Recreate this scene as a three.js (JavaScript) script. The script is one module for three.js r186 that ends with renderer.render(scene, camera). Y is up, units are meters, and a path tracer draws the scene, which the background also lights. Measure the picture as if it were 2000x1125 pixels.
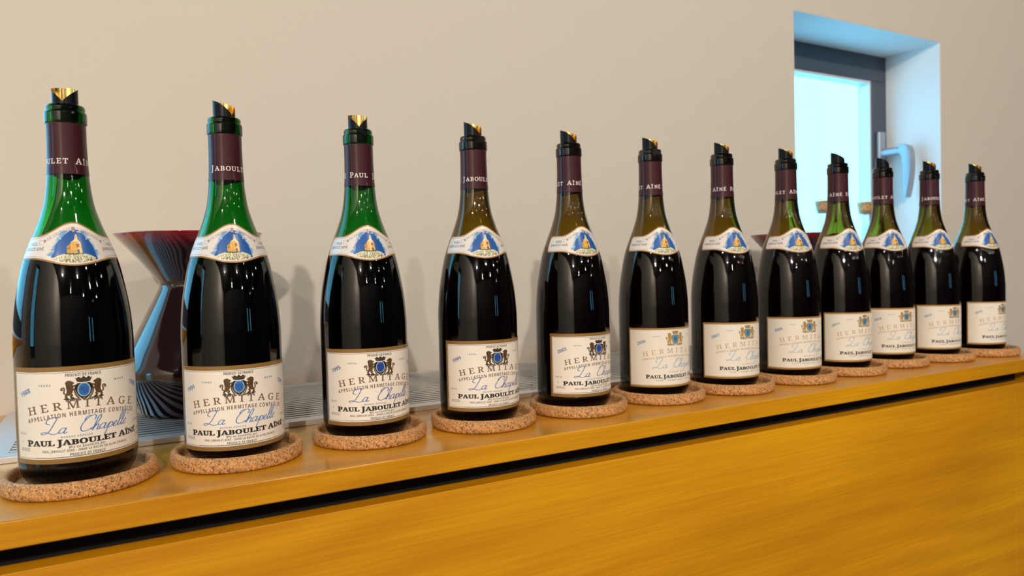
import * as THREE from 'three';
import { RoundedBoxGeometry } from 'three/addons/geometries/RoundedBoxGeometry.js';
import { mergeGeometries, toCreasedNormals } from 'three/addons/utils/BufferGeometryUtils.js';
import { ImprovedNoise } from 'three/addons/math/ImprovedNoise.js';

// ---------------------------------------------------------------- camera, sky, exposure
// x runs along the sideboard, z towards the viewer, y up (metres); the camera stands over x = z = 0.
const CAM_Y = 1.0637, COUNTER = 0.9;
const scene = new THREE.Scene();
const camera = new THREE.PerspectiveCamera(2 * Math.atan(562.5 / 1400) * 180 / Math.PI, 2000 / 1125, 0.05, 60);
camera.rotation.set(-1.62 * Math.PI / 180, -28.94 * Math.PI / 180, -1.466 * Math.PI / 180, 'YXZ');
camera.position.set(0, CAM_Y, 0);
camera.focus = 0.66;
camera.userData.fStop = 9;
const SKY = [1.12, 3.2, 4.8];
scene.background = new THREE.Color().setRGB(...SKY);
const renderer = new THREE.WebGLRenderer({ antialias: true });
renderer.toneMapping = THREE.LinearToneMapping;
renderer.toneMappingExposure = 0.82;
renderer.shadowMap.enabled = true;
// ceiling lamps: [x, z, candela]
const LAMPS = [[-1.35, 3.0, 27], [0.9, 3.2, 9.5], [3.0, 3.0, 2], [-1.35, 1.2, 3.4], [0.9, 1.0, 3.4], [3.0, 0.9, 0.6],
  [-0.2, 2.1, 0.7], [2.0, 2.1, 0.7], [4.2, 2.1, 0.5], [-0.2, 4.0, 0.7], [2.0, 4.0, 0.7], [4.2, 4.0, 0.5], [4.6, 3.0, 0.5], [4.6, 0.9, 0.5]];
const LAMP_COLOR = [1.0, 0.89, 0.75];

// ---------------------------------------------------------------- helpers
let seed = 7;
const rnd = () => { seed = (seed * 1664525 + 1013904223) >>> 0; return seed / 4294967296; };
const perlin = new ImprovedNoise();
const noise = (x, y, z = 0) => perlin.noise(x, y, z);
const clamp = (x, a = 0, b = 1) => Math.min(b, Math.max(a, x));
const smooth = (a, b, x) => { const t = clamp((x - a) / (b - a)); return t * t * (3 - 2 * t); };
const taken = new Map();
function numbered(name) {
  const n = taken.get(name) ?? 0; taken.set(name, n + 1);
  return n ? `${name}_${String(n).padStart(3, '0')}` : name;
}
const shade = (o) => { o.castShadow = true; o.receiveShadow = true; return o; };
function obj(name, geometry, material, parent = scene) {
  const m = shade(new THREE.Mesh(geometry, material));
  m.name = parent === scene ? numbered(name) : childName(parent, name);
  parent.add(m);
  return m;
}
function childName(parent, name) {
  let n = 0; for (const c of parent.children) if (c.name === name || c.name.startsWith(name + '_0') || c.name.startsWith(name + '_1')) n++;
  return n ? `${name}_${String(n).padStart(3, '0')}` : name;
}
function thing(name, label, category, [x, y, z], turn = 0, group) {
  const o = new THREE.Group(); o.name = numbered(name); scene.add(o);
  o.position.set(x, y, z); o.rotation.y = turn;
  return tag(o, label, category, group);
}
function tag(o, label, category, group) {
  o.userData = { label, category }; if (group) o.userData.group = group; return o;
}
function structure(o) { o.userData.kind = 'structure'; return o; }
function box(x0, x1, y0, y1, z0, z1, r = 0) {
  const g = r ? new RoundedBoxGeometry(x1 - x0, y1 - y0, z1 - z0, 2, r) : new THREE.BoxGeometry(x1 - x0, y1 - y0, z1 - z0);
  // uv in metres, by the face's own plane
  g.translate((x0 + x1) / 2, (y0 + y1) / 2, (z0 + z1) / 2);
  const p = g.attributes.position, n = g.attributes.normal, uv = g.attributes.uv;
  for (let i = 0; i < p.count; i++) {
    const ax = Math.abs(n.getX(i)), ay = Math.abs(n.getY(i)), az = Math.abs(n.getZ(i));
    if (ay >= ax && ay >= az) uv.setXY(i, p.getX(i), p.getZ(i));
    else if (az >= ax) uv.setXY(i, p.getX(i), p.getY(i));
    else uv.setXY(i, p.getZ(i), p.getY(i));
  }
  return g;
}
function lathe(points, segments = 72) { return new THREE.LatheGeometry(points.map(([r, y]) => new THREE.Vector2(r, y)), segments); }
function spline(points, n) {
  return new THREE.SplineCurve(points.map(([a, b]) => new THREE.Vector2(a, b))).getPoints(n).map((p) => [p.x, p.y]);
}
function canvasTexture(w, h, draw) {
  const c = document.createElement('canvas'); c.width = w; c.height = h;
  draw(c.getContext('2d'), w, h);
  const t = new THREE.CanvasTexture(c); t.colorSpace = THREE.SRGBColorSpace; t.anisotropy = 8;
  return t;
}
function dataTexture(w, h, f, color = true) {
  const d = new Uint8Array(w * h * 4);
  for (let y = 0, i = 0; y < h; y++) for (let x = 0; x < w; x++, i += 4) {
    const c = f(x / w, y / h);
    if (color) { d[i] = clamp(c[0], 0, 255); d[i + 1] = clamp(c[1], 0, 255); d[i + 2] = clamp(c[2], 0, 255); } else d[i] = d[i + 1] = d[i + 2] = clamp(c) * 255;
    d[i + 3] = 255;
  }
  const t = new THREE.DataTexture(d, w, h); t.wrapS = t.wrapT = THREE.RepeatWrapping; t.magFilter = THREE.LinearFilter; t.minFilter = THREE.LinearMipmapLinearFilter; t.generateMipmaps = true;
  if (color) t.colorSpace = THREE.SRGBColorSpace;
  t.needsUpdate = true;
  return t;
}
const lin = (r, g, b) => new THREE.Color().setRGB(r, g, b);
const std = (o) => new THREE.MeshStandardMaterial(o);
const phys = (o) => new THREE.MeshPhysicalMaterial(o);

// ---------------------------------------------------------------- materials
function woodTextures(seedOffset, w, h, mw, mh) {
  // grain runs along u; mw x mh metres
  const tone = (u, v) => {
    const x = u * mw, y = v * mh, s = seedOffset;
    const warp = 0.05 * noise(x * 1.3 + s, y * 2.2, s) + 0.018 * noise(x * 4 + s, y * 7, 3.1);
    const ring = Math.sin((y + warp) * 190 + 2.2 * noise(x * 2.1, y * 5, s + 9));
    const fibre = noise(x * 9 + s, y * 420, 1.7) * 0.6 + noise(x * 22, y * 900, s) * 0.4;
    const blotch = noise(x * 2.4 + s, y * 9, 5.3) + 0.5 * noise(x * 6, y * 24, s);
    return 0.5 + 0.17 * ring * (0.5 + 0.6 * noise(x * 1.1, y * 3, s + 4)) + 0.34 * fibre + 0.34 * blotch;
  };
  const map = dataTexture(w, h, (u, v) => {
    const t = tone(u, v), k = clamp(t, -0.2, 1.2);
    return [188 + 46 * k, 122 + 48 * k, 0 + 11 * k];
  });
  const bump = dataTexture(w / 2, h / 2, (u, v) => clamp(tone(u, v)), false);
  for (const t of [map, bump]) { t.repeat.set(1 / mw, 1 / mh); t.offset.set(0.16 / mw, -0.25 / mh); }  // the seams fall out of sight
  return { map, bump };
}
const woodA = woodTextures(2.3, 2048, 1024, 1.6, 0.7);
const M = {};
M.wood = phys({ map: woodA.map, bumpMap: woodA.bump, bumpScale: 0.0002, roughness: 0.42, clearcoat: 0.35, clearcoatRoughness: 0.22 });
M.woodTop = phys({ map: woodA.map, bumpMap: woodA.bump, bumpScale: 0.00015, roughness: 0.36, clearcoat: 0.7, clearcoatRoughness: 0.16 });
M.dark = std({ color: lin(0.006, 0.005, 0.005), roughness: 0.9 });
const plaster = dataTexture(512, 512, (u, v) => [0.5 + 0.5 * (0.5 * noise(u * 40, v * 40, 1) + 0.3 * noise(u * 110, v * 110, 2))], false);
const plasterBump = dataTexture(512, 512, (u, v) => 0.5 + 0.3 * noise(u * 30, v * 30, 1) + 0.2 * noise(u * 90, v * 90, 2), false);
M.wall = std({ color: lin(0.70, 0.65, 0.585), roughness: 0.9, bumpMap: plasterBump, bumpScale: 0.0006 });
M.white = std({ color: lin(0.80, 0.79, 0.77), roughness: 0.85 });
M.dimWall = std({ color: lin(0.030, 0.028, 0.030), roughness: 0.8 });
M.ceiling = std({ color: lin(0.07, 0.07, 0.075), roughness: 0.85 });
M.reveal = std({ color: lin(0.86, 0.87, 0.87), roughness: 0.8 });
M.floor = std({ color: lin(0.08, 0.065, 0.055), roughness: 0.5 });
M.frame = std({ color: lin(0.075, 0.090, 0.115), roughness: 0.45, metalness: 0.2 });
M.bead = std({ color: lin(0.7, 0.74, 0.78), roughness: 0.5 });
M.pane = phys({ color: lin(0.80, 0.97, 0.99), roughness: 0, transmission: 1, thickness: 0, ior: 1.5 });
M.handle = phys({ color: lin(0.36, 0.38, 0.42), roughness: 0.35, metalness: 0.5, clearcoat: 0.3 });
M.aluminium = std({ color: lin(0.80, 0.80, 0.81), roughness: 0.5, metalness: 0.95 });
// cork: packed granules
const cells = []; for (let i = 0; i < 64 * 64; i++) cells.push([rnd(), rnd(), rnd(), rnd()]);
function granule(u, v) {
  const gx = u * 64, gy = v * 64, ix = Math.floor(gx), iy = Math.floor(gy); let best = 9, second = 9, id = 0;
  for (let a = -1; a <= 1; a++) for (let b = -1; b <= 1; b++) {
    const k = ((iy + b + 64) % 64) * 64 + ((ix + a + 64) % 64), c = cells[k];
    const d = Math.hypot(ix + a + c[0] - gx, iy + b + c[1] - gy);
    if (d < best) { second = best; best = d; id = k; } else if (d < second) second = d;
  }
  return [cells[id][2], second - best, cells[id][3]];
}
const corkMap = dataTexture(768, 768, (u, v) => {
  const [t, e, s] = granule(u, v), n = noise(u * 60, v * 60, 3) * 0.5 + noise(u * 150, v * 150, 4) * 0.5;
  const seam = smooth(0.02, 0.16, e), pit = s < 0.13 ? 0.60 : 1;
  const k = (0.68 + 0.32 * seam) * pit * (0.84 + 0.3 * t + 0.16 * n);
  return [226 * k, (163 + 8 * t) * k, (100 + 12 * t) * k];
});
const corkBump = dataTexture(512, 512, (u, v) => { const [t, e, s] = granule(u, v); return (0.35 + 0.4 * t) * smooth(0, 0.2, e) * (s < 0.10 ? 0.2 : 1); }, false);
M.cork = std({ map: corkMap, bumpMap: corkBump, bumpScale: 0.0006, roughness: 0.6 });
M.spittoon = phys({ color: lin(0.020, 0.0035, 0.0055), roughness: 0.10, clearcoat: 1, clearcoatRoughness: 0.03 });
M.spittoonFunnel = phys({ color: lin(1, 1, 1), vertexColors: true, roughness: 0.10, clearcoat: 1, clearcoatRoughness: 0.03 });
M.spittoonInside = phys({ color: lin(0.30, 0.008, 0.016), roughness: 0.2, clearcoat: 0.6, clearcoatRoughness: 0.1 });
const glassOf = (color, distance) => phys({ color: lin(1, 1, 1), roughness: 0, transmission: 1, ior: 1.5, specularIntensity: 0.6, thickness: 0.004, attenuationColor: lin(...color), attenuationDistance: distance });
M.greenGlass = glassOf([0.002, 0.17, 0.006], 0.008);
M.oliveGlass = glassOf([0.13, 0.075, 0.002], 0.008);
M.clearGlass = phys({ color: lin(1, 1, 1), roughness: 0, transmission: 1, ior: 1.48, thickness: 0.003, attenuationColor: lin(0.9, 0.97, 0.95), attenuationDistance: 0.06 });
M.wine = phys({ color: lin(0.010, 0.0016, 0.003), roughness: 0.3, specularIntensity: 0 });
M.pourBlack = phys({ color: lin(0.004, 0.004, 0.006), roughness: 0.25, specularIntensity: 0.35 });
M.pourGold = std({ color: lin(0.92, 0.62, 0.20), roughness: 0.16, metalness: 1 });

// ---------------------------------------------------------------- room shell
const WALL = -1.064, RX0 = -2.3, RX1 = 5.6, RZ1 = 4.4, CEIL = 2.7, THICK = 0.186;
const WY0 = CAM_Y - 0.10, WY1 = CAM_Y + 0.54;                    // window opening heights
const OPEN1 = [1.298, 1.838, WY0, WY1], OPEN2 = [-1.30, -0.137, CAM_Y - 0.06, CAM_Y + 0.95];   // window openings in the back wall
const FRONT = [[2.9, 3.3, 1.0, 1.9], [3.7, 4.1, 1.0, 1.9]], LEFT = [[-0.62, -0.12, 0.8, 2.0]];            // window openings behind the viewer
function wallWithHoles(name, x0, x1, holes, z, thick, material = M.wall, turn = null) {
  const s = new THREE.Shape([[x0, -0.1], [x1, -0.1], [x1, CEIL + 0.1], [x0, CEIL + 0.1]].map(([x, y]) => new THREE.Vector2(x, y)));
  for (const [a, b, y0h, y1h] of holes) s.holes.push(new THREE.Path([[a, y0h], [a, y1h], [b, y1h], [b, y0h]].map(([x, y]) => new THREE.Vector2(x, y))));
  const g = new THREE.ExtrudeGeometry(s, { depth: thick, bevelEnabled: false });
  g.translate(0, 0, z); if (turn) turn(g);
  return structure(obj(name, g, material));
}
wallWithHoles('wall_back', RX0 - 0.2, RX1 + 0.2, [OPEN2, OPEN1], WALL - THICK, THICK);
wallWithHoles('wall_front', RX0 - 0.2, RX1 + 0.2, FRONT, RZ1, 0.25, M.dimWall);
wallWithHoles('wall_left', WALL, RZ1, LEFT, 0, 0.2, M.wall, (g) => { g.rotateY(-Math.PI / 2); g.translate(RX0, 0, 0); });
structure(obj('wall_right', box(RX1, RX1 + 0.2, -0.1, CEIL + 0.1, WALL, RZ1), M.dimWall));
structure(obj('floor', box(RX0, RX1, -0.1, 0, WALL, RZ1), M.floor));
structure(obj('ceiling', box(RX0, RX1, CEIL, CEIL + 0.1, WALL, RZ1), M.ceiling));

// casement: frame rails and stiles, glazing beads, pane, lever handle
function casement(name, x0, x1, y0, y1, zFront, withHandle) {
  const w = new THREE.Group(); w.name = numbered(name); scene.add(w); structure(w);
  w.position.set((x0 + x1) / 2, y0, zFront);
  const W = (x1 - x0) / 2, H = y1 - y0, d = 0.04, e = 0.0015;
  const top = 0.068, side = 0.061;
  obj('frame_rail', box(-W, W, H - top, H, -d, 0, e), M.frame, w);
  obj('frame_rail', box(-W, W, 0, top, -d, 0, e), M.frame, w);
  obj('frame_stile', box(-W, -W + side, top, H - top, -d, 0, e), M.frame, w);
  obj('frame_stile', box(W - side, W, top, H - top, -d, 0, e), M.frame, w);
  const b = 0.006, X = W - side, Y0 = top, Y1 = H - top;
  obj('glazing_bead', mergeGeometries([box(-X, X, Y1 - b, Y1, -0.036, -0.003), box(-X, X, Y0, Y0 + b, -0.036, -0.003), box(-X, -X + b, Y0 + b, Y1 - b, -0.036, -0.003), box(X - b, X, Y0 + b, Y1 - b, -0.036, -0.003)]), M.bead, w);
  const g = new THREE.PlaneGeometry(2 * X, Y1 - Y0); g.translate(0, (Y0 + Y1) / 2, -0.030);
  obj('pane', g, M.pane, w);
  if (withHandle) {
    const hx = W - 0.033, hy = CAM_Y + 0.268 - y0;
    const handle = shade(new THREE.Group()); handle.name = 'handle'; handle.position.set(hx, hy, 0); w.add(handle);
    obj('back_plate', box(-0.014, 0.014, -0.008, 0.070, 0, 0.011, 0.004), M.handle, handle);
    const neck = new THREE.CylinderGeometry(0.0095, 0.0115, 0.066, 24); neck.rotateX(Math.PI / 2); neck.translate(0, 0.012, 0.044);
    obj('neck', neck, M.handle, handle);
    const s = new THREE.Shape(); // lever in the z-y plane, bowed and thinning downwards
    s.moveTo(0.062, 0.026); s.quadraticCurveTo(0.088, 0.026, 0.090, 0.004); s.quadraticCurveTo(0.096, -0.05, 0.080, -0.108);
    s.quadraticCurveTo(0.076, -0.114, 0.073, -0.106); s.quadraticCurveTo(0.078, -0.05, 0.068, -0.002); s.quadraticCurveTo(0.064, 0.004, 0.062, 0.004); s.closePath();
    const lever = new THREE.ExtrudeGeometry(s, { depth: 0.016, bevelEnabled: true, bevelSize: 0.002, bevelThickness: 0.003, bevelSegments: 3, curveSegments: 16 });
    lever.translate(0, 0, -0.008); lever.rotateY(-Math.PI / 2);
    obj('lever', toCreasedNormals(lever, 0.6), M.handle, handle);
  }
  return w;
}
casement('window_1', OPEN1[0], OPEN1[1], WY0, WY1, -1.21, true);
casement('window_2', ...OPEN2, -1.21, true);
structure(obj('trim_3', box(OPEN2[0] - 0.02, OPEN2[1], OPEN2[2] - 0.032, OPEN2[2], WALL, WALL + 0.012, 0.003), M.wood));
FRONT.forEach(([a, b, y0, y1], i) => casement(`window_${i + 3}`, a, b, y0, y1, RZ1 + 0.16, false));
{ const w = casement('window_5', -0.25, 0.25, 0.8, 2.0, 0, false); w.position.set(RX0 - 0.12, 0.8, -0.37); w.rotation.y = Math.PI / 2; }

// white plaster lining of the two window reveals
[OPEN1, OPEN2].forEach(([a, b, y0, y1]) => {
  const z0 = -1.21, z1 = WALL - 0.0008, k = 0.0012;
  structure(obj(a === OPEN1[0] ? 'trim_1' : 'trim_2', mergeGeometries([box(a, b, y1 - k, y1, z0, z1), box(a, b, y0, y0 + k, z0, z1), box(a, a + k, y0 + k, y1 - k, z0, z1), box(b - k, b, y0 + k, y1 - k, z0, z1)]), M.reveal));
});
// ceiling lamps
for (const [x, z, cd] of LAMPS) {
  const t = thing('ceiling_light', 'round recessed ceiling downlight with a white rim and warm lens', 'lamp', [x, CEIL, z], 0, 'recessed ceiling downlights');
  obj('rim', lathe([[0.040, -0.001], [0.042, -0.008], [0.056, -0.006], [0.060, 0]], 40), M.white, t);
  const glow = std({ color: lin(0.02, 0.02, 0.02), emissive: lin(...LAMP_COLOR), emissiveIntensity: 40 });
  obj('lens', lathe([[0.0405, -0.001], [0.03, -0.004], [0, -0.005]].reverse(), 32), glow, t);
  const p = new THREE.PointLight(lin(...LAMP_COLOR), cd, 0, 2);
  p.name = 'bulb'; p.position.set(0, -0.05, 0); p.castShadow = true; p.shadow.radius = 2; t.add(p);
}

// ---------------------------------------------------------------- sideboard
{
  const X0 = -1.9, X1 = 1.335, ZF = -0.592;
  const t = thing('sideboard', 'long ochre-stained wooden sideboard with a black shadow gap under its top', 'sideboard', [0, 0, 0]);
  obj('top', box(X0, X1, COUNTER - 0.020, COUNTER, WALL + 0.001, ZF, 0.0016), M.woodTop, t);
  obj('front_panel', box(X0, 1.2140, 0.08, COUNTER - 0.0362, ZF - 0.019, ZF, 0.0007), M.wood, t);
  obj('front_panel', box(1.2144, X1, 0.08, COUNTER - 0.0362, ZF - 0.019, ZF, 0.0007), M.wood, t);
  obj('end_panel', box(X1 - 0.019, X1, 0.0, COUNTER - 0.020, WALL + 0.002, ZF - 0.021, 0.001), M.wood, t);
  obj('end_panel', box(X0, X0 + 0.019, 0.0, COUNTER - 0.020, WALL + 0.002, ZF - 0.021, 0.001), M.wood, t);
  obj('carcass', box(X0 + 0.02, X1 - 0.02, 0.0, COUNTER - 0.021, WALL + 0.002, ZF - 0.05), M.dark, t);
}
// ventilation grille let into the top
{
  const X0 = -0.117, X1 = 1.26, Z0 = -1.045, Z1 = -0.777, H = 0.006, e = 0.0007;
  const t = thing('vent_grille', 'long aluminium ventilation grille with narrow slats lying behind the bottles', 'grille', [0, COUNTER, 0]);
  obj('frame_rail', box(X0, X1, 0, H, Z1 - 0.019, Z1, e), M.aluminium, t);
  obj('frame_rail', box(X0, X1, 0, H, Z0, Z0 + 0.014, e), M.aluminium, t);
  obj('end_rail', box(X0, X0 + 0.026, 0, H, Z0 + 0.014, Z1 - 0.019, e), M.aluminium, t);
  obj('end_rail', box(X1 - 0.026, X1, 0, H, Z0 + 0.014, Z1 - 0.019, e), M.aluminium, t);
  obj('tray', box(X0 + 0.026, X1 - 0.026, 0, 0.0006, Z0 + 0.014, Z1 - 0.019), M.dark, t);
  const n = 19, a = Z0 + 0.014, pitch = (Z1 - 0.019 - a) / (n + 0.4);
  const slat = box(X0 + 0.026, X1 - 0.026, H - 0.0012, H - 0.0004, -pitch * 0.25, pitch * 0.25, 0.0002);
  for (let k = 0; k < n; k++) obj('slat', slat, M.aluminium, t).position.z = a + pitch * (k + 0.7);
}

// ---------------------------------------------------------------- printing
const MM = 10;  // label pixels per millimetre
function arcText(g, text, cx, y, half, sag, size, font, color, weight = '', squeeze = 1, heavy = 0) {
  g.font = `${weight} ${size}px ${font}`; g.fillStyle = color; g.textAlign = 'center'; g.textBaseline = 'alphabetic';
  const w = [...text].map((c) => g.measureText(c).width * squeeze), total = w.reduce((a, b) => a + b, 0);
  const gap = (2 * half - total) / Math.max(1, text.length - 1);
  let x = -half;
  [...text].forEach((c, i) => {
    const xm = x + w[i] / 2;
    g.save(); g.translate(cx + xm, y + sag * (xm / half) ** 2); g.rotate(Math.atan(2 * sag * xm / half ** 2)); g.scale(squeeze, 1);
    g.fillText(c, 0, 0); if (heavy) { g.lineWidth = heavy; g.strokeStyle = color; g.strokeText(c, 0, 0); } g.restore();
    x += w[i] + gap;
  });
}
function capsText(g, text, cx, y, width, big, color, font = 'serif', weight = 'bold', small = 0.8) {
  // small capitals stretched to a given width; a letter after a space (or the first) is a full capital
  const parts = [...text].map((c, i) => [c, i === 0 || text[i - 1] === ' ' ? big : big * small]);
  let total = 0;
  const ws = parts.map(([c, s]) => { g.font = `${weight} ${s}px ${font}`; const w = g.measureText(c).width; total += w; return w; });
  const k = width / total; let x = cx - width / 2;
  g.fillStyle = color; g.textAlign = 'left'; g.textBaseline = 'alphabetic';
  parts.forEach(([c, s], i) => { g.save(); g.translate(x, y); g.scale(k, 1); g.font = `${weight} ${s}px ${font}`; g.fillText(c, 0, 0); g.lineWidth = 0.32; g.strokeStyle = color; g.strokeText(c, 0, 0); g.restore(); x += ws[i] * k; });
}
const SCRIPT = {
  L: ['M0.2,-5.0 C-2.4,-5.0 -2.2,-8.0 0.8,-8.6 C2.2,-8.8 2.6,-8.4 2.5,-7.8 C2.2,-5.6 1.8,-2 1.0,-0.8 C0.4,0.1 -1.8,0.6 -1.9,-0.2 C-1.9,-1.2 0.6,-0.9 2.2,-0.1 C3.6,0.5 4.8,0.4 5.5,-0.6', 5.6],
  a: ['M2.2,-2.4 C1.2,-3.4 0,-2.3 0,-1.1 C0,0.2 1.2,0.2 2.0,-0.9 L2.4,-2.7 L2.1,-0.7 C2.1,0.3 2.8,0.2 3.3,-0.6', 3.2],
  C: ['M1.2,-5.4 C0.2,-6.6 1.4,-8.2 2.8,-7.9 M4.9,-5.6 C5.8,-7.8 3.8,-8.8 2.4,-7.4 C0.6,-5.6 0,-3 0.6,-1.4 C1.2,0.4 3.4,0.4 5.0,-1.2', 4.9],
  h: ['M0,-0.6 C1.6,-2.2 2.8,-5.6 2.4,-7.2 C2.0,-8.2 1.3,-7.4 1.2,-6 L0.8,0 C1.0,-1.6 1.8,-2.9 2.5,-2.7 C3.2,-2.5 2.5,-1 2.6,-0.4 C2.7,0.3 3.3,0 3.7,-0.6', 3.6],
  p: ['M0,-0.8 L1.0,-2.7 L0.3,3.4 M0.8,-1.6 C1.3,-2.9 2.6,-3.0 2.6,-1.5 C2.6,-0.2 1.5,0.3 0.9,-0.4 M2.4,-0.8 L2.9,-0.8', 2.9],
  e: ['M0,-0.8 C1.2,-1.2 1.9,-2.1 1.5,-2.6 C1.0,-3.2 0.2,-2.2 0.3,-1.0 C0.4,0.3 1.6,0.2 2.1,-0.6', 2.0],
  l: ['M0,-0.6 C1.4,-2.4 2.3,-6.0 1.9,-7.4 C1.5,-8.2 0.9,-6.8 0.9,-5 L0.7,-1 C0.7,0.3 1.3,0.2 1.8,-0.6', 1.7],
};
function scriptText(g, x, y, sx, sy, color, thin, gapUnits) {
  let at = 0;
  const put = (ch) => {
    const [d, w] = SCRIPT[ch];
    g.save(); g.translate(x, y); g.transform(1, 0, -0.42, 1, 0, 0); g.scale(sx, sy); g.translate(at, 0);
    g.strokeStyle = color; g.lineCap = 'round'; g.lineJoin = 'round'; g.lineWidth = thin;
    g.stroke(new Path2D(d)); g.translate(0.10, 0); g.stroke(new Path2D(d)); g.translate(0.09, 0); g.globalAlpha = 0.6; g.stroke(new Path2D(d)); g.restore();
    at += w;
  };
  for (const c of 'La') put(c);
  at += gapUnits;
  for (const c of 'Chapelle') put(c);
}
function emblem(g, cx, cy, k, dark, mid, gold, blue, ring, wide = 1) {
  g.save(); g.translate(cx, cy); g.scale(k * wide, k); g.lineCap = 'round'; g.lineJoin = 'round';
  const stroke = (d, w, c) => { g.lineWidth = w; g.strokeStyle = c; g.stroke(new Path2D(d)); };
  const fill = (d, c) => { g.fillStyle = c; g.fill(new Path2D(d)); };
  for (const s of [1, -1]) {
    g.save(); g.scale(s, 1);
    for (const [c, grow] of [[dark, 0.55], [mid, 0]]) {
      const P = (d, w) => stroke(d, w + grow, c);
      fill('M-12.8,-6.4 C-13.4,-3 -12,0 -12.6,2 C-13.4,4 -12.9,5.6 -11,5.2 C-9.4,4.8 -8.4,2 -8.1,-1 C-7.9,-3 -8.2,-5 -8.8,-6.2 Z', c); if (grow) stroke('M-12.8,-6.4 C-13.4,-3 -12,0 -12.6,2 C-13.4,4 -12.9,5.6 -11,5.2 C-9.4,4.8 -8.4,2 -8.1,-1 C-7.9,-3 -8.2,-5 -8.8,-6.2 Z', grow, c);
      g.fillStyle = c; g.beginPath(); g.ellipse(-11, -7, 2.4 + grow / 2, 2.5 + grow / 2, 0.3, 0, 7); g.fill(); g.beginPath(); g.ellipse(-8.7, -7.2, 1.3 + grow / 2, 0.95 + grow / 2, 0.25, 0, 7); g.fill();
      P('M-9.4,-3.6 C-7.6,-3.2 -6.6,-4.6 -5.0,-4.8', 0.9); P('M-9.2,-1.2 C-7.8,0.2 -7.2,-0.6 -6.2,-0.2', 0.9);
      P('M-11.2,4 C-8.6,4.2 -8.6,5.6 -9.8,6.4 L-9.4,8 L-8.2,8.1', 1.1); P('M-12.4,4.4 C-13.6,5.6 -13.8,6.4 -13.0,7.6 L-13.6,8.6 L-12.2,8.7', 1.2);
      P('M-12.9,4.4 C-17.4,3.4 -12.6,-2.2 -15.4,-2.6 C-16.6,-2.7 -17,-1.6 -16.6,-0.8', 0.55);
      g.beginPath(); g.ellipse(-16.5, -0.7, 0.8 + grow / 3, 0.9 + grow / 3, 0, 0, 7); g.fill();
    }
    stroke('M-12.2,-8 C-13,-5 -12.2,-2.8 -11.2,-1 M-11,-5.5 C-11.4,-3.4 -10.6,-2 -10,-0.6', 0.35, dark);
    stroke('M-14.8,9.0 C-11,10.2 -8,8.4 -5,9.6', 0.9, dark);
    for (const [x, y, r] of [[-12.6, 10.4, 1.0], [-10, 10.6, 0.7], [-8, 10.4, 1.05], [-5.4, 10.2, 1.2], [-3.4, 10.4, 1.0]]) { g.lineWidth = 0.7; g.strokeStyle = dark; g.beginPath(); g.arc(x, y, r * 0.7, 0, 7); g.stroke(); }
    stroke('M-4.4,-5.2 C-8,-2 -7.4,5 -4,8.6', 1.3, dark); stroke('M-6.4,0 C-7.6,3 -6.2,6.4 -4.6,8', 0.8, gold);
    g.restore();
  }
  fill('M-4.8,-6.5 C-7,-2 -6.6,4.5 -3,8 L0,11.8 L3,8 C6.6,4.5 7,-2 4.8,-6.5 Z', dark);
  fill('M-1.6,9 L0,11.2 L1.6,9 L0,8 Z', gold);
  fill('M-6.4,-12 L-5.0,-11.4 L-4.6,-12.6 L-3,-12.8 L-2.6,-11.6 L-1.1,-11.7 L-0.8,-13 L0.8,-13 L1.1,-11.7 L2.6,-11.6 L3,-12.8 L4.6,-12.6 L5.0,-11.4 L6.4,-12 L4.8,-8 C2,-7 -2,-7 -4.8,-8 Z', dark);
  stroke('M-4.4,-9.4 C-1.5,-8.6 1.5,-8.6 4.4,-9.4 M-5.2,-10.9 C-1.8,-10.2 1.8,-10.2 5.2,-10.9', 0.5, gold);
  g.fillStyle = ring; g.beginPath(); g.ellipse(0, 0.4, 4.9, 7.1, 0, 0, 7); g.fill();
  g.fillStyle = blue; g.beginPath(); g.ellipse(0, 0.4, 4.2, 6.4, 0, 0, 7); g.fill();
  g.save(); g.scale(0.62, 1.5); g.font = '5.4px serif'; g.textAlign = 'center'; g.textBaseline = 'middle'; g.fillStyle = 'rgba(8,24,110,0.75)'; g.fillText('PJA', 0, 0.3); g.restore();
  g.restore();
}
const LW = 116, LH = 72;   // front label, millimetres
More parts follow.
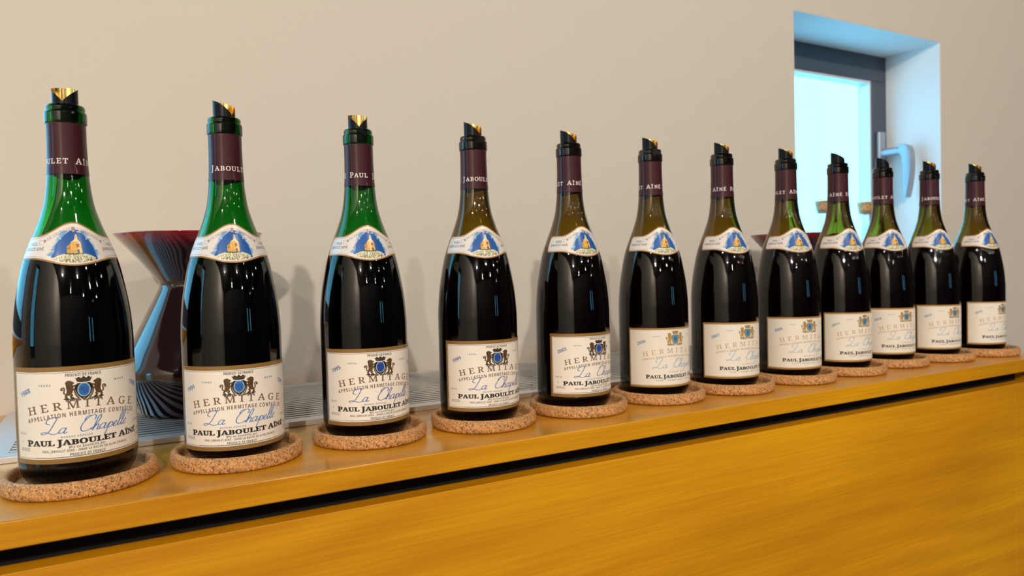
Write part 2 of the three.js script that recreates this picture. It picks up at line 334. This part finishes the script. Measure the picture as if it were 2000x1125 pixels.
function oldLabel(year, blue) {
  return canvasTexture(LW * MM, LH * MM, (g) => {
    g.scale(MM, MM);
    g.fillStyle = '#8f6b35'; g.fillRect(0, 0, LW, LH);
    g.fillStyle = '#f3ebe0'; g.fillRect(2.6, 3.6, LW - 5.2, LH - 7.2);
    g.strokeStyle = '#3a3a4a'; g.lineWidth = 0.28; g.strokeRect(3.4, 4.5, LW - 6.8, LH - 9);
    const cx = LW / 2, INK = '#161416', BR = '#6b4a30', B = blue;
    g.fillStyle = INK; g.textAlign = 'center';
    arcText(g, 'PRODUIT DE FRANCE', cx, 7.7, 12.2, 0, 3.2, 'sans-serif', '#241d1a', 'bold', 0.72);
    emblem(g, cx, 17.8, 0.73, '#1d140e', '#5d4222', '#7d5f2e', B, '#b9d4ea', 1.22);
    arcText(g, 'TRADE', cx - 26.5, 14, 4.4, 0, 1.9, 'sans-serif', '#2f4a78', 'bold'); arcText(g, 'MARK', cx + 26.5, 14, 4.2, 0, 2.1, 'sans-serif', '#2f4a78', 'bold');
    for (const s of [-1, 1]) { g.save(); g.translate(cx + s * 43, 20.2); g.rotate(s * 0.40); g.font = 'bold 5px sans-serif'; g.textAlign = 'center'; g.fillStyle = B; g.fillText(year, 0, 0); g.restore(); }
    arcText(g, 'HERMITAGE', cx, 31.7, 40.5, 4.6, 8.0, 'serif', BR, '', 1.25, 0.14);
    arcText(g, 'APPELLATION HERMITAGE CONTRÔLÉE', cx, 37.2, 41, 4.6, 4.5, 'sans-serif', '#5e4535', 'bold', 0.80);
    scriptText(g, cx - 27.5, 49.5, 1.66, 1.42, B, 0.30, 4.6);
    g.font = '2.2px sans-serif'; g.fillStyle = B; g.fillText('®', cx + 35, 43);
    arcText(g, 'MARQUE DÉPOSÉE', cx - 6, 52.6, 10.5, 0, 1.7, 'sans-serif', '#3d5a8a', 'bold');
    capsText(g, 'PAUL JABOULET AÎNÉ', cx + 1, 58.4, 88, 6.2, INK, 'serif', 'bold', 0.86);
    g.strokeStyle = INK; g.lineWidth = 0.18;
    arcText(g, 'Mis en bouteille par', cx + 1, 61.3, 12.5, 0, 2.5, 'sans-serif', '#3a3030', 'bold', 0.85);
    arcText(g, 'PAUL JABOULET AÎNÉ - 26600 LA ROCHE DE GLUN (FRANCE)', cx + 1, 63.9, 31, 0, 2.5, 'sans-serif', INK, 'bold', 0.72);
    arcText(g, 'PRODUCE OF FRANCE', cx + 1, 66.5, 12, 0, 2.8, 'sans-serif', '#2a2424', 'bold', 0.72);
    g.font = '2.6px sans-serif'; g.fillStyle = '#55504c'; g.textAlign = 'center';
    g.fillText('750 ml', 10, 50.5); g.fillText('℮', 9.5, 56.5); g.save(); g.translate(12, 63); g.scale(0.78, 1.35); g.fillText('VIN ROUGE', 0, 0); g.restore();
    g.save(); g.translate(LW - 10, 50.5); g.scale(0.8, 1.1); g.fillText('12,5% alc. vol', 0, 0); g.restore();
    g.font = 'bold 5px sans-serif'; g.fillText('e', LW - 8.5, 57.5); g.font = '2.6px sans-serif'; g.save(); g.translate(LW - 9, 63); g.scale(0.8, 1.4); g.fillText('E2 968', 0, 0); g.restore();
    for (let x = cx - 36; x < cx + 34; ) { const w = 0.7 + 2.2 * rnd(); g.fillStyle = '#4a443e'; g.fillRect(x, 67.1, w, 0.34); x += w + 0.5; }
  });
}
function newLabel(year) {
  return canvasTexture(LW * MM, LH * MM, (g) => {
    g.scale(MM, MM);
    g.fillStyle = '#a97f3c'; g.fillRect(0, 0, LW, LH);
    g.fillStyle = '#f0e9de'; g.fillRect(1.4, 2.2, LW - 2.8, LH - 4.6);
    g.strokeStyle = '#c7a46a'; g.lineWidth = 0.25; g.strokeRect(2.0, 2.9, LW - 4, LH - 6);
    const cx = LW / 2, PALE = '#bd9c72', B = '#3f86b4';
    emblem(g, cx, 13.4, 0.74, '#8a6a34', '#b98f48', '#d9bb78', B, '#a9c9d8');
    arcText(g, 'TRADE', cx - 24, 10.5, 4.4, 0, 1.8, 'sans-serif', '#5f7f9c', 'bold'); arcText(g, 'MARK', cx + 24, 10.5, 4.2, 0, 1.8, 'sans-serif', '#5f7f9c', 'bold');
    for (const s of [-1, 1]) { g.save(); g.translate(cx + s * 41, 18.6); g.rotate(s * 0.36); g.font = 'bold 5px sans-serif'; g.textAlign = 'center'; g.fillStyle = '#4a87b2'; g.fillText(year, 0, 0); g.restore(); }
    arcText(g, 'HERMITAGE', cx, 30.2, 40, 4.4, 8.2, 'serif', PALE, '', 1.1);
    arcText(g, 'APPELLATION HERMITAGE CONTRÔLÉE', cx, 35.4, 41, 4.4, 3.2, 'serif', '#b08f63', 'bold', 1.05);
    scriptText(g, cx - 26, 48.6, 1.6, 1.42, '#6fa3c8', 0.26, 4.4);
    arcText(g, 'DOMAINE', cx + 1, 54.4, 10, 0, 1.9, 'sans-serif', '#6a6560', 'bold');
    capsText(g, 'PAUL JABOULET AÎNÉ', cx + 1, 60.6, 76, 6.0, '#25282e', 'serif', 'bold', 0.84);
    arcText(g, "TAIN L'HERMITAGE - FRANCE", cx + 1, 64.4, 26, 0, 2.1, 'sans-serif', '#5a5550', 'bold');
  });
}
// shoulder label, a bow-shaped print with the chapel on its hill
const SA = 90 * Math.PI / 180;
const bump60 = (a) => { const d = Math.abs(a) * 180 / Math.PI; return 0.5 * (1 + Math.cos(Math.PI * Math.min(1, d / 58))); };
const endCut = (a) => { const t = clamp((Math.abs(a) / SA - 0.93) / 0.07); return 1 - Math.sqrt(Math.max(0, 1 - t * t)); };
const shoulderTop = (a) => 0.1928 + 0.0104 * bump60(a) - 0.0045 * endCut(a);
const shoulderBottom = (a) => 0.1745 - 0.0055 * bump60(a) + 0.0045 * endCut(a);
const SH0 = 0.166, SH1 = 0.206;
const shoulderMap = canvasTexture(1280, 512, (g, w, h) => {
  const X = (deg) => (deg * Math.PI / 180 / SA + 1) / 2 * w, Y = (mm) => (SH1 - mm / 1000) / (SH1 - SH0) * h;
  g.fillStyle = '#a5743c'; g.fillRect(0, 0, w, h);
  const outline = (inset) => {
    g.beginPath();
    const k = 1 - inset / 45;
    for (let i = 0; i <= 120; i++) { const a = (i / 60 - 1) * SA; g.lineTo(X(a * k * 180 / Math.PI), Y(shoulderTop(a) * 1000 - inset)); }
    for (let i = 120; i >= 0; i--) { const a = (i / 60 - 1) * SA; g.lineTo(X(a * k * 180 / Math.PI), Y(shoulderBottom(a) * 1000 + inset)); }
    g.closePath();
  };
  outline(1.15); g.fillStyle = '#f1e6da'; g.fill();
  g.strokeStyle = '#c9a57c'; g.lineWidth = 3; g.stroke();
  outline(2.0); g.fillStyle = '#ebe4e0'; g.fill();
  // a line above and below the wings
  g.strokeStyle = '#4a4668'; g.lineWidth = 2.2;
  for (const s of [-1, 1]) for (const f of [(a) => shoulderTop(a) * 1000 - 2.3, (a) => shoulderBottom(a) * 1000 + 2.3]) { g.beginPath(); for (let d = 38; d <= 82; d += 2) g.lineTo(X(s * d), Y(f(d * Math.PI / 180))); g.stroke(); }
  g.save(); outline(2.0); g.clip();
  // sky with ragged edges
  for (let i = 0; i < 260; i++) {
    const t = rnd(), y = 177 + 19 * t, half = 27 - 15 * t, s = rnd() < 0.5 ? -1 : 1, x = s * (half + 5 * (rnd() - 0.35));
    g.fillStyle = `rgba(${60 + 70 * rnd()},${130 + 50 * rnd()},${210},0.25)`; g.beginPath(); g.ellipse(X(x), Y(y), 26 + 20 * rnd(), 5 + 5 * rnd(), 0, 0, 7); g.fill();
  }
  g.fillStyle = '#0a57a8'; g.beginPath(); g.moveTo(X(-29), Y(175.6));
  for (const [d, y] of [[-25, 180], [-25, 185], [-20, 189.5], [-13, 193], [-6, 196], [0, 197.6], [8, 197], [15, 193], [21, 189], [25, 185], [27, 179], [29, 172.5]]) g.lineTo(X(d), Y(y));
  g.lineTo(X(0), Y(172)); g.closePath(); g.fill();
  g.fillStyle = 'rgba(240,244,250,0.85)'; for (const [d, y, r] of [[7, 195.6, 14], [10, 195.2, 12], [18, 190, 10], [-19, 190, 12]]) { g.beginPath(); g.ellipse(X(d), Y(y), r, 6, 0, 0, 7); g.fill(); }
  // the hill of vines
  g.fillStyle = '#dcd8b4'; g.beginPath(); g.moveTo(X(-30), Y(173.5)); g.quadraticCurveTo(X(-14), Y(179.8), X(2), Y(178.8)); g.quadraticCurveTo(X(18), Y(178.6), X(26), Y(175)); g.lineTo(X(20), Y(169)); g.lineTo(X(-20), Y(169)); g.closePath(); g.fill();
  for (let i = 0; i < 520; i++) {
    const d = -27 + 53 * rnd(), y = 169.6 + 8.4 * rnd() * (1 - (d / 46) ** 2), k = (178 - y) / 8;
    g.strokeStyle = ['#223027', '#41572e', '#77853f', '#fbf8ea', '#fbf8ea', '#e9e2c0', '#b8702e', '#2a3440'][Math.floor(rnd() * 8)]; g.lineWidth = 2 + 3.5 * rnd() * k + 1;
    g.beginPath(); g.moveTo(X(d * (0.75 + 0.25 * k)), Y(y)); g.lineTo(X(d * (0.78 + 0.25 * k) + 0.3), Y(y - 0.7 - 1.2 * rnd())); g.stroke();
  }
  // chapel: nave, gable roof, bell turret, door and round window
  const poly = (c, pts) => { g.fillStyle = c; g.beginPath(); for (const [d, y] of pts) g.lineTo(X(d * 0.7 + 1), Y(177.6 + (y - 178) * 0.88)); g.closePath(); g.fill(); };
  poly('#cf9a45', [[-15, 179], [-15, 185], [-8.5, 188], [-8.5, 178.6]]);
  poly('#e9b75a', [[-9, 178.4], [-9, 188.2], [2, 190], [12, 187.4], [12, 178.4]]);
  poly('#f2e3b0', [[-10, 188.4], [-1, 191.4], [1, 195.4], [3, 196.2], [5, 195.2], [6, 191.4], [13, 187.6], [2, 189.2]]);
  poly('#b97b2e', [[2.4, 192], [3.6, 192], [3.6, 195], [2.4, 195]]);
  poly('#9c3a14', [[2.5, 184.6], [8, 184.6], [8, 187.4], [2.5, 187.4]]);
  poly('#3a2a1e', [[3.4, 178.6], [8, 178.6], [8, 182], [5.8, 182.8], [3.4, 182]]);
  poly('#c8642a', [[-14, 181.6], [-11, 182.4], [-11, 185], [-14, 184.2]]);
  for (let i = 0; i < 130; i++) { g.fillStyle = ['#b87a2c', '#fbe6a8', '#8a4a1c', '#e0a040'][Math.floor(rnd() * 4)]; g.globalAlpha = 0.55; g.fillRect(X(-10 + 19 * rnd()), Y(179 + 7 * rnd()), 4 + 6 * rnd(), 3 + 4 * rnd()); } g.globalAlpha = 1;
  g.strokeStyle = '#5a3416'; g.lineWidth = 2.5; g.globalAlpha = 0.75;
  for (const pts of [[[-9, 178.6], [-9, 188.2]], [[-10, 188.3], [-1, 191.2], [1, 195.2]], [[6, 191.2], [13, 187.6]], [[-9, 188.2], [2, 189.6], [12, 187.4]]]) { g.beginPath(); for (const [d, y] of pts) g.lineTo(X(d * 0.7 + 1), Y(177.6 + (y - 178) * 0.88)); g.stroke(); }
  g.globalAlpha = 1; g.fillStyle = '#2f4a24'; for (let d = -11; d < 11; d += 1.6) { g.beginPath(); g.ellipse(X(d), Y(177.8 + 0.5 * rnd()), 8, 5 + 4 * rnd(), 0, 0, 7); g.fill(); }
  g.restore();
  // ribbon with lettering
  g.strokeStyle = '#6b5a52'; g.lineWidth = 2;
  for (const off of [4.4, 6.8]) { g.beginPath(); for (let d = -40; d <= 40; d += 2) g.lineTo(X(d), Y(shoulderTop(d * Math.PI / 180) * 1000 - off + (Math.abs(d) > 34 ? -0.2 : 0))); g.stroke(); }
  for (const s of [-1, 1]) { g.fillStyle = '#a98872'; g.beginPath(); g.ellipse(X(s * 42), Y(188.2), 14, 18, 0, 0, 7); g.fill(); g.fillStyle = '#efe6e0'; g.beginPath(); g.ellipse(X(s * 44.5), Y(187.4), 11, 14, 0, 0, 7); g.fill(); g.beginPath(); g.moveTo(X(s * 44), Y(188.6)); g.lineTo(X(s * 52), Y(189)); g.lineTo(X(s * 49.5), Y(187)); g.lineTo(X(s * 52), Y(185.6)); g.lineTo(X(s * 44), Y(185.6)); g.stroke(); }
  const ribbon = (text, a0, a1) => { g.font = 'bold 23px serif'; g.fillStyle = '#3d3434'; g.textAlign = 'center'; [...text].forEach((c, i) => { const d = a0 + (a1 - a0) * i / (text.length - 1), t = d * Math.PI / 180, sl = (shoulderTop(t + 0.02) - shoulderTop(t - 0.02)) * 1000; g.save(); g.translate(X(d), Y(shoulderTop(t) * 1000 - 6.4)); g.rotate(-Math.atan(sl * h / 40 / (0.04 / SA * w / 2))); g.fillText(c, 0, 0); g.restore(); }); };
  ribbon('LA CHAPELLE', -37, -6); ribbon("L'HERMITAGE", 7, 37);
  g.fillStyle = '#c9b5a4'; g.strokeStyle = '#5a4a44'; g.beginPath(); g.ellipse(X(0), Y(197.3), 20, 26, 0, 0, 7); g.fill(); g.stroke(); g.fillStyle = '#8a5a44'; g.fillRect(X(-1.6), Y(199), 8, 30); g.fillRect(X(0.8), Y(199), 8, 30);
  g.fillStyle = '#2c2630'; g.textAlign = 'center';
  for (const s of [-1, 1]) { g.save(); g.translate(X(s * 61), Y(184.6)); g.scale(0.9, 1); g.font = 'bold 44px serif'; g.fillText('PAUL', 0, -4); g.font = 'bold 40px serif'; g.fillText('JABOULET AINÉ', 0, 44); g.restore(); }
});
const CAPS = 'PAUL JABOULET AÎNÉ ';
const capsuleMap = canvasTexture(1280, 512, (g, w, h) => {
  g.fillStyle = '#3c121b'; g.fillRect(0, 0, w, h);
  g.fillStyle = '#efe6e4'; g.textAlign = 'center'; g.textBaseline = 'alphabetic';
  [...CAPS].forEach((c, i) => { const big = i === 0 || CAPS[i - 1] === ' '; g.save(); g.translate((i + 0.5) / CAPS.length * w, h * 0.80); g.scale(1.22, 1); g.font = `${big ? 84 : 70}px serif`; g.fillText(c, 0, 0); g.strokeStyle = '#efe6e4'; g.lineWidth = 2.4; g.strokeText(c, 0, 0); g.restore(); });
});
M.capsule = phys({ map: capsuleMap, roughness: 0.5, specularIntensity: 0.4, clearcoat: 0.4, clearcoatRoughness: 0.06 });
M.shoulder = phys({ map: shoulderMap, roughness: 0.4, clearcoat: 0.25, clearcoatRoughness: 0.2 });

// ---------------------------------------------------------------- bottles
const side = [[0.0420, 0.018], [0.0421, 0.05], [0.0420, 0.100], [0.0418, 0.113], [0.0403, 0.133], [0.0378, 0.150], [0.0336, 0.171], [0.0279, 0.188], [0.0220, 0.2035], [0.0172, 0.2205], [0.0147, 0.242], [0.01385, 0.262], [0.0137, 0.282]];
const outerCurve = spline(side, 90);
const radiusAt = (h) => { for (let i = 1; i < outerCurve.length; i++) if (outerCurve[i][1] >= h) { const [r0, h0] = outerCurve[i - 1], [r1, h1] = outerCurve[i]; return r0 + (r1 - r0) * clamp((h - h0) / (h1 - h0)); } return 0.0137; };
const innerAt = (h) => Math.max(0.0097, radiusAt(h) - (h < 0.19 ? 0.0032 : 0.0032 + 0.0010 * smooth(0.19, 0.24, h)));
const heel = [[0.0, 0.012], [0.012, 0.010], [0.022, 0.006], [0.029, 0.0012], [0.031, 0.0002], [0.0345, 0.0002], [0.0372, 0.0018], [0.0395, 0.0052], [0.0412, 0.0105], [0.0419, 0.0150]];
const finish = [[0.0137, 0.2822], [0.0144, 0.2825], [0.01485, 0.2832], [0.0149, 0.2845], [0.0149, 0.2905], [0.01475, 0.2918], [0.0142, 0.2922], [0.01345, 0.2923], [0.01345, 0.2930], [0.0138, 0.2939], [0.0138, 0.2955], [0.0134, 0.2970], [0.0124, 0.2976], [0.0108, 0.2976], [0.0101, 0.2970], [0.0098, 0.2955]];
const inner = []; for (let h = 0.288; h > 0.024; h -= 0.004) inner.push([innerAt(h), h]);
inner.push([0.0375, 0.020], [0.034, 0.0165], [0.026, 0.0155], [0.014, 0.0175], [0, 0.019]);
const glassGeometry = lathe([...heel, ...outerCurve, ...finish, ...inner], 96);
const LEVEL = 0.181;
const wineProfile = [[0, 0.0186], [0.014, 0.0171], [0.026, 0.0151], [0.0343, 0.0161], [0.0379, 0.0198]];
for (let h = 0.025; h < LEVEL; h += 0.004) wineProfile.push([innerAt(h) + 0.0004, h]);
wineProfile.push([innerAt(LEVEL) + 0.0004, LEVEL], [innerAt(LEVEL) - 0.002, LEVEL - 0.0004], [0, LEVEL - 0.0006]);
const wineGeometry = lathe(wineProfile, 72);
const capsuleProfile = []; for (let i = 0; i <= 16; i++) { const h = 0.2418 + 0.0404 * i / 16; capsuleProfile.push([radiusAt(h) + 0.00022, h]); }
const capsuleGeometry = lathe(capsuleProfile, 96);
{ // u runs leftwards round a lathe as seen from outside: start the lettering at +z and let it read left to right
  const p = capsuleGeometry.attributes.position, uv = capsuleGeometry.attributes.uv;
  for (let i = 0; i < p.count; i++) uv.setXY(i, uv.getX(i), (p.getY(i) - 0.2418) / 0.0404);
}
function sheet(nx, ny, angle, heights, lift, uvOf) {
  const pos = [], nor = [], uv = [], idx = [];
  for (let j = 0; j <= ny; j++) for (let i = 0; i <= nx; i++) {
    const a = (i / nx * 2 - 1) * angle, [b, t] = heights(a), h = b + (t - b) * j / ny, r = radiusAt(h) + lift;
    const slope = (radiusAt(h + 0.001) - radiusAt(h - 0.001)) / 0.002, k = 1 / Math.hypot(1, slope);
    pos.push(r * Math.sin(a), h, r * Math.cos(a)); nor.push(Math.sin(a) * k, -slope * k, Math.cos(a) * k); uv.push(...uvOf(a, h, i / nx, j / ny));
  }
  for (let j = 0; j < ny; j++) for (let i = 0; i < nx; i++) { const a = j * (nx + 1) + i, b = a + nx + 1; idx.push(a, a + 1, b, b, a + 1, b + 1); }
  const g = new THREE.BufferGeometry();
  g.setAttribute('position', new THREE.Float32BufferAttribute(pos, 3)); g.setAttribute('normal', new THREE.Float32BufferAttribute(nor, 3)); g.setAttribute('uv', new THREE.Float32BufferAttribute(uv, 2)); g.setIndex(idx);
  return g;
}
const FA = 79 * Math.PI / 180;
const frontSheet = (b, t) => sheet(56, 6, FA, () => [b / 1000, t / 1000], 0.0002, (a, h, u, v) => [u, v]);
const shoulderSheet = sheet(110, 10, SA, (a) => [shoulderBottom(a), shoulderTop(a)], 0.0002, (a, h) => [(a / SA + 1) / 2, (h - SH0) / (SH1 - SH0)]);

function pourerGeometry(r, flip) {
  // a foil disc rolled into a tube: its top edge dips to a V where the sheet overlaps
  const n = 96, pos = [], idx = [], turns = 1.0, R = 0.0375, circ = 2 * Math.PI * 0.0094;
  for (let i = 0; i <= n; i++) {
    const s = (i / n - 0.5) * circ, a = (i / n - 0.5) * 2 * Math.PI * turns, drop = R - Math.sqrt(R * R - s * s);
    const top = 0.0165 - drop, bottom = -0.0585 + drop, rr = r - 0.0003 * (i / n);
    for (let j = 0; j <= 8; j++) { const y = bottom + (top - bottom) * j / 8; pos.push(-rr * Math.sin(a), y, -rr * Math.cos(a)); }
  }
  for (let i = 0; i < n; i++) for (let j = 0; j < 8; j++) { const a = i * 9 + j, b = a + 9; if (flip) idx.push(a, a + 1, b, b, a + 1, b + 1); else idx.push(a, b, a + 1, b, b + 1, a + 1); }
  const g = new THREE.BufferGeometry(); g.setAttribute('position', new THREE.Float32BufferAttribute(pos, 3)); g.setIndex(idx); g.computeVertexNormals();
  return g;
}
const pourOut = pourerGeometry(0.0094, false), pourIn = pourerGeometry(0.00925, true);

const coasterGeometry = (() => {
  const g = lathe([[0, 0], [0.0505, 0], [0.0535, 0.0006], [0.0550, 0.0024], [0.0556, 0.0052], [0.0556, 0.0086], [0.0550, 0.0110], [0.0538, 0.0125], [0.0520, 0.0132], [0.0502, 0.0128], [0.0489, 0.0116], [0.0482, 0.0098], [0.0480, 0.0066], [0.0477, 0.0054], [0.0466, 0.0050], [0, 0.0050]], 96);
  const uv = g.attributes.uv, p = g.attributes.position;
  const n = g.attributes.normal;
  for (let i = 0; i < p.count; i++) { // wrap round the rim, flat on the floor
    const r = Math.hypot(p.getX(i), p.getZ(i)), row = Math.round(uv.getY(i) * 15);
    if (row >= 14 || row <= 1) uv.setXY(i, p.getX(i) / 0.075, p.getZ(i) / 0.075);
    else uv.setXY(i, uv.getX(i) * 5, (p.getY(i) + (0.056 - r)) / 0.075);
  }
  return g;
})();

// [x, z, label angle, shoulder angle, capsule centre letter, pourer notch angle, label bottom, label top, old style, year, blue]
const ROW = [
  [-0.0301, -0.6798, 6, 4, 12.3, -12, 19.0, 92.5, 1, '1988', '#2d6cb4'],
  [0.0900, -0.6839, 5.5, 7, 7.6, 45, 10.5, 82.2, 1, '1991', '#2f6fb6'],
  [0.2140, -0.6920, 19.5, 15, 1.6, 8, 14.5, 86.6, 1, '1995', '#24489c'],
  [0.3357, -0.6843, 27, 19, 7.4, 50, 14.5, 86.0, 1, '1999', '#2a4c9c'],
  [0.4569, -0.6848, 42, 34, 14.0, 55, 15.8, 85.2, 1, '2003', '#2d52a6'],
  [0.5768, -0.6863, 36.5, 30, 14.6, 58, 13.8, 83.6, 0, '2006'],
  [0.6900, -0.6803, 41, 34, 16.3, 62, 14.0, 83.6, 0, '2007'],
  [0.8118, -0.6820, 40, 31, 12.6, 64, 14.0, 83.6, 0, '2009'],
  [0.9249, -0.6849, 50, 38, 16.2, 78, 14.0, 83.6, 0, '2011'],
  [1.0441, -0.6945, 45, 31, 11.0, 95, 14.0, 83.6, 0, '2010'],
  [1.1519, -0.6864, 52, 37, 7.2, 58, 14.0, 83.6, 0, '2012'],
  [1.2656, -0.6773, 62, 50, 14.0, 60, 14.0, 83.6, 0, '2015'],
];
const BOTTLE_LABELS = [
  'bright green red wine bottle labelled 1988, the nearest and leftmost of the row',
  'bright green red wine bottle labelled 1991, hiding the right half of the dark red spittoon',
  'bright green red wine bottle labelled 1995, third from the left in the row',
  'olive green red wine bottle labelled 1999, fourth from the left in the row',
  'olive green red wine bottle labelled 2003, its label turned away to the right',
  'olive green red wine bottle labelled 2006, with the first pale gold printed label',
  'olive green red wine bottle labelled 2007, seventh from the left before bare wall',
  'olive wine bottle with yellow glow in its neck, at the left edge of the window',
  'olive wine bottle with bright yellow-green neck standing wholly in front of the window pane',
  'wine bottle in front of the window handle, third from the right end of the row',
  'wine bottle in front of the white window reveal, second from the right end',
  'wine bottle at the far right end of the row, in front of bare wall',
];
const ORDINAL = ['1988 bottle, nearest the viewer', '1991 bottle, second from the left', '1995 bottle, third from the left', '1999 bottle, fourth from the left', '2003 bottle, fifth from the left', '2006 bottle, sixth from the left', '2007 bottle, seventh from the left', 'bottle at the left edge of the window', 'bottle standing before the window pane', 'bottle before the window handle', 'bottle second from the right end', 'last bottle at the right end'];
const glassFor = [M.greenGlass, M.greenGlass, M.greenGlass];
const deg = Math.PI / 180;
ROW.forEach(([x, z, la, sa, letter, notch, b, t, old, year, blue], i) => {
  const toCamera = Math.atan2(-x, -z);
  const coaster = obj('cork_coaster', coasterGeometry, M.cork);
  tag(coaster, `round cork coaster with raised rim under the ${ORDINAL[i]}`, 'coaster', 'cork coasters under the wine bottles');
  coaster.position.set(x + 0.001, COUNTER, z + 0.0062); coaster.rotation.y = i * 1.7;
  const bottle = thing('wine_bottle', BOTTLE_LABELS[i], 'bottle', [x, COUNTER + 0.005, z], toCamera, 'opened red wine bottles in a row');
  obj('glass', glassGeometry, i < 3 ? M.greenGlass : M.oliveGlass, bottle);
  obj('wine', wineGeometry, M.wine, bottle);
  const cap = obj('capsule', capsuleGeometry, M.capsule, bottle);
  // letter at texture u = (letter + 0.5) / length sits at lathe angle 2 pi u from +z, towards +x
  cap.rotation.y = -((letter + 0.5) / CAPS.length) * 2 * Math.PI;
  const front = obj('front_label', frontSheet(b, t), phys({ map: old ? oldLabel(year, blue) : newLabel(year), roughness: 0.42, clearcoat: 0.2, clearcoatRoughness: 0.25 }), bottle);
  front.rotation.y = la * deg;
  const sh = obj('shoulder_label', shoulderSheet, M.shoulder, bottle);
  sh.rotation.y = sa * deg;
  const pourer = thing('wine_pourer', `black and gold foil pourer in the ${ORDINAL[i]}`, 'pourer', [x, COUNTER + 0.005 + 0.2976, z], toCamera + notch * deg, 'rolled foil pourers in the bottle necks');
  obj('black_sheet', pourOut, M.pourBlack, pourer);
  obj('gold_lining', pourIn, M.pourGold, pourer);
});

// ---------------------------------------------------------------- spittoons
function spittoon(label, x, z) {
  const t = thing('spittoon', label, 'spittoon', [x, COUNTER + 0.006, z], 0, 'dark red hourglass spittoons');
  const o = [[0, 0], [0.052, 0], [0.057, 0.0012], [0.0605, 0.005], ...spline([[0.0635, 0.010], [0.0735, 0.028], [0.0790, 0.043], [0.0800, 0.052]], 10), ...spline([[0.0800, 0.053], [0.0785, 0.0575], [0.0745, 0.066], [0.069, 0.078]], 8), ...spline([[0.0665, 0.083], [0.052, 0.112], [0.0405, 0.135], [0.0355, 0.1455], [0.0352, 0.1490]], 14), ...spline([[0.0358, 0.1515], [0.043, 0.162], [0.058, 0.181], [0.0800, 0.2055]], 12), [0.0804, 0.2064], [0.0798, 0.2068]];
  const cut = o.findIndex((p) => p[1] >= 0.149);
  obj('body', lathe(o.slice(0, cut + 1), 96), M.spittoon, t);
  const f = lathe(o.slice(cut), 96), col = [];
  for (let i = 0; i < f.attributes.position.count; i++) { const k = smooth(0.186, 0.2065, f.attributes.position.getY(i)); col.push(0.016 + 0.30 * k ** 1.5, 0.0032 + 0.004 * k, 0.005 + 0.012 * k); }
  f.setAttribute('color', new THREE.Float32BufferAttribute(col, 3));
  obj('funnel', f, M.spittoonFunnel, t);
  obj('lining', lathe([[0.0797, 0.2066], [0.056, 0.181], [0.041, 0.1625], [0.0330, 0.150], [0.034, 0.143], [0.050, 0.111], [0.070, 0.070], [0.076, 0.050], [0.060, 0.010], [0, 0.006]], 96), M.spittoonInside, t);
}
spittoon('dark red glossy hourglass spittoon between the two leftmost bottles', 0.079, -0.92);
spittoon('dark red hourglass spittoon mostly hidden behind the bottles before the window', 1.118, -0.92);

// ---------------------------------------------------------------- corked carafes on the window sill
[[1.492, -1.142, 'clear glass carafe on the window sill, left of the pair, seen between bottles'], [1.650, -1.142, 'clear glass carafe on the window sill, right of the pair, nearer the handle']].forEach(([x, z, label], i) => {
  const base = WY0 + 0.0012;
  const out = [[0, 0], [0.036, 0], [0.0395, 0.002], [0.041, 0.006], ...spline([[0.041, 0.01], [0.0405, 0.10], [0.036, 0.135], [0.026, 0.165], [0.0205, 0.185], [0.0200, 0.205], [0.0212, 0.2145]], 30), [0.0208, 0.2165], [0.0192, 0.2165]];
  const inn = [[0.0182, 0.2145], ...spline([[0.0176, 0.205], [0.0180, 0.186], [0.0236, 0.165], [0.0334, 0.135], [0.0380, 0.10], [0.0385, 0.012]], 30), [0.036, 0.008], [0, 0.007]];
  const c = thing('glass_carafe', label, 'carafe', [x, base, z], 0, 'corked carafes on the window sill');
  obj('glass', lathe([...out, ...inn], 64), M.clearGlass, c);
  const stopper = obj('cork_stopper', lathe([[0, 0], [0.0150, 0], [0.0164, 0.0012], [0.0215, 0.0270], [0.0208, 0.0285], [0, 0.0285]], 48), M.cork);
  tag(stopper, `tapered cork stopper in the ${i ? 'right' : 'left'} carafe on the window sill`, 'stopper', 'tapered cork stoppers in the carafes');
  stopper.position.set(x, base + 0.2105, z);
});

renderer.render(scene, camera);
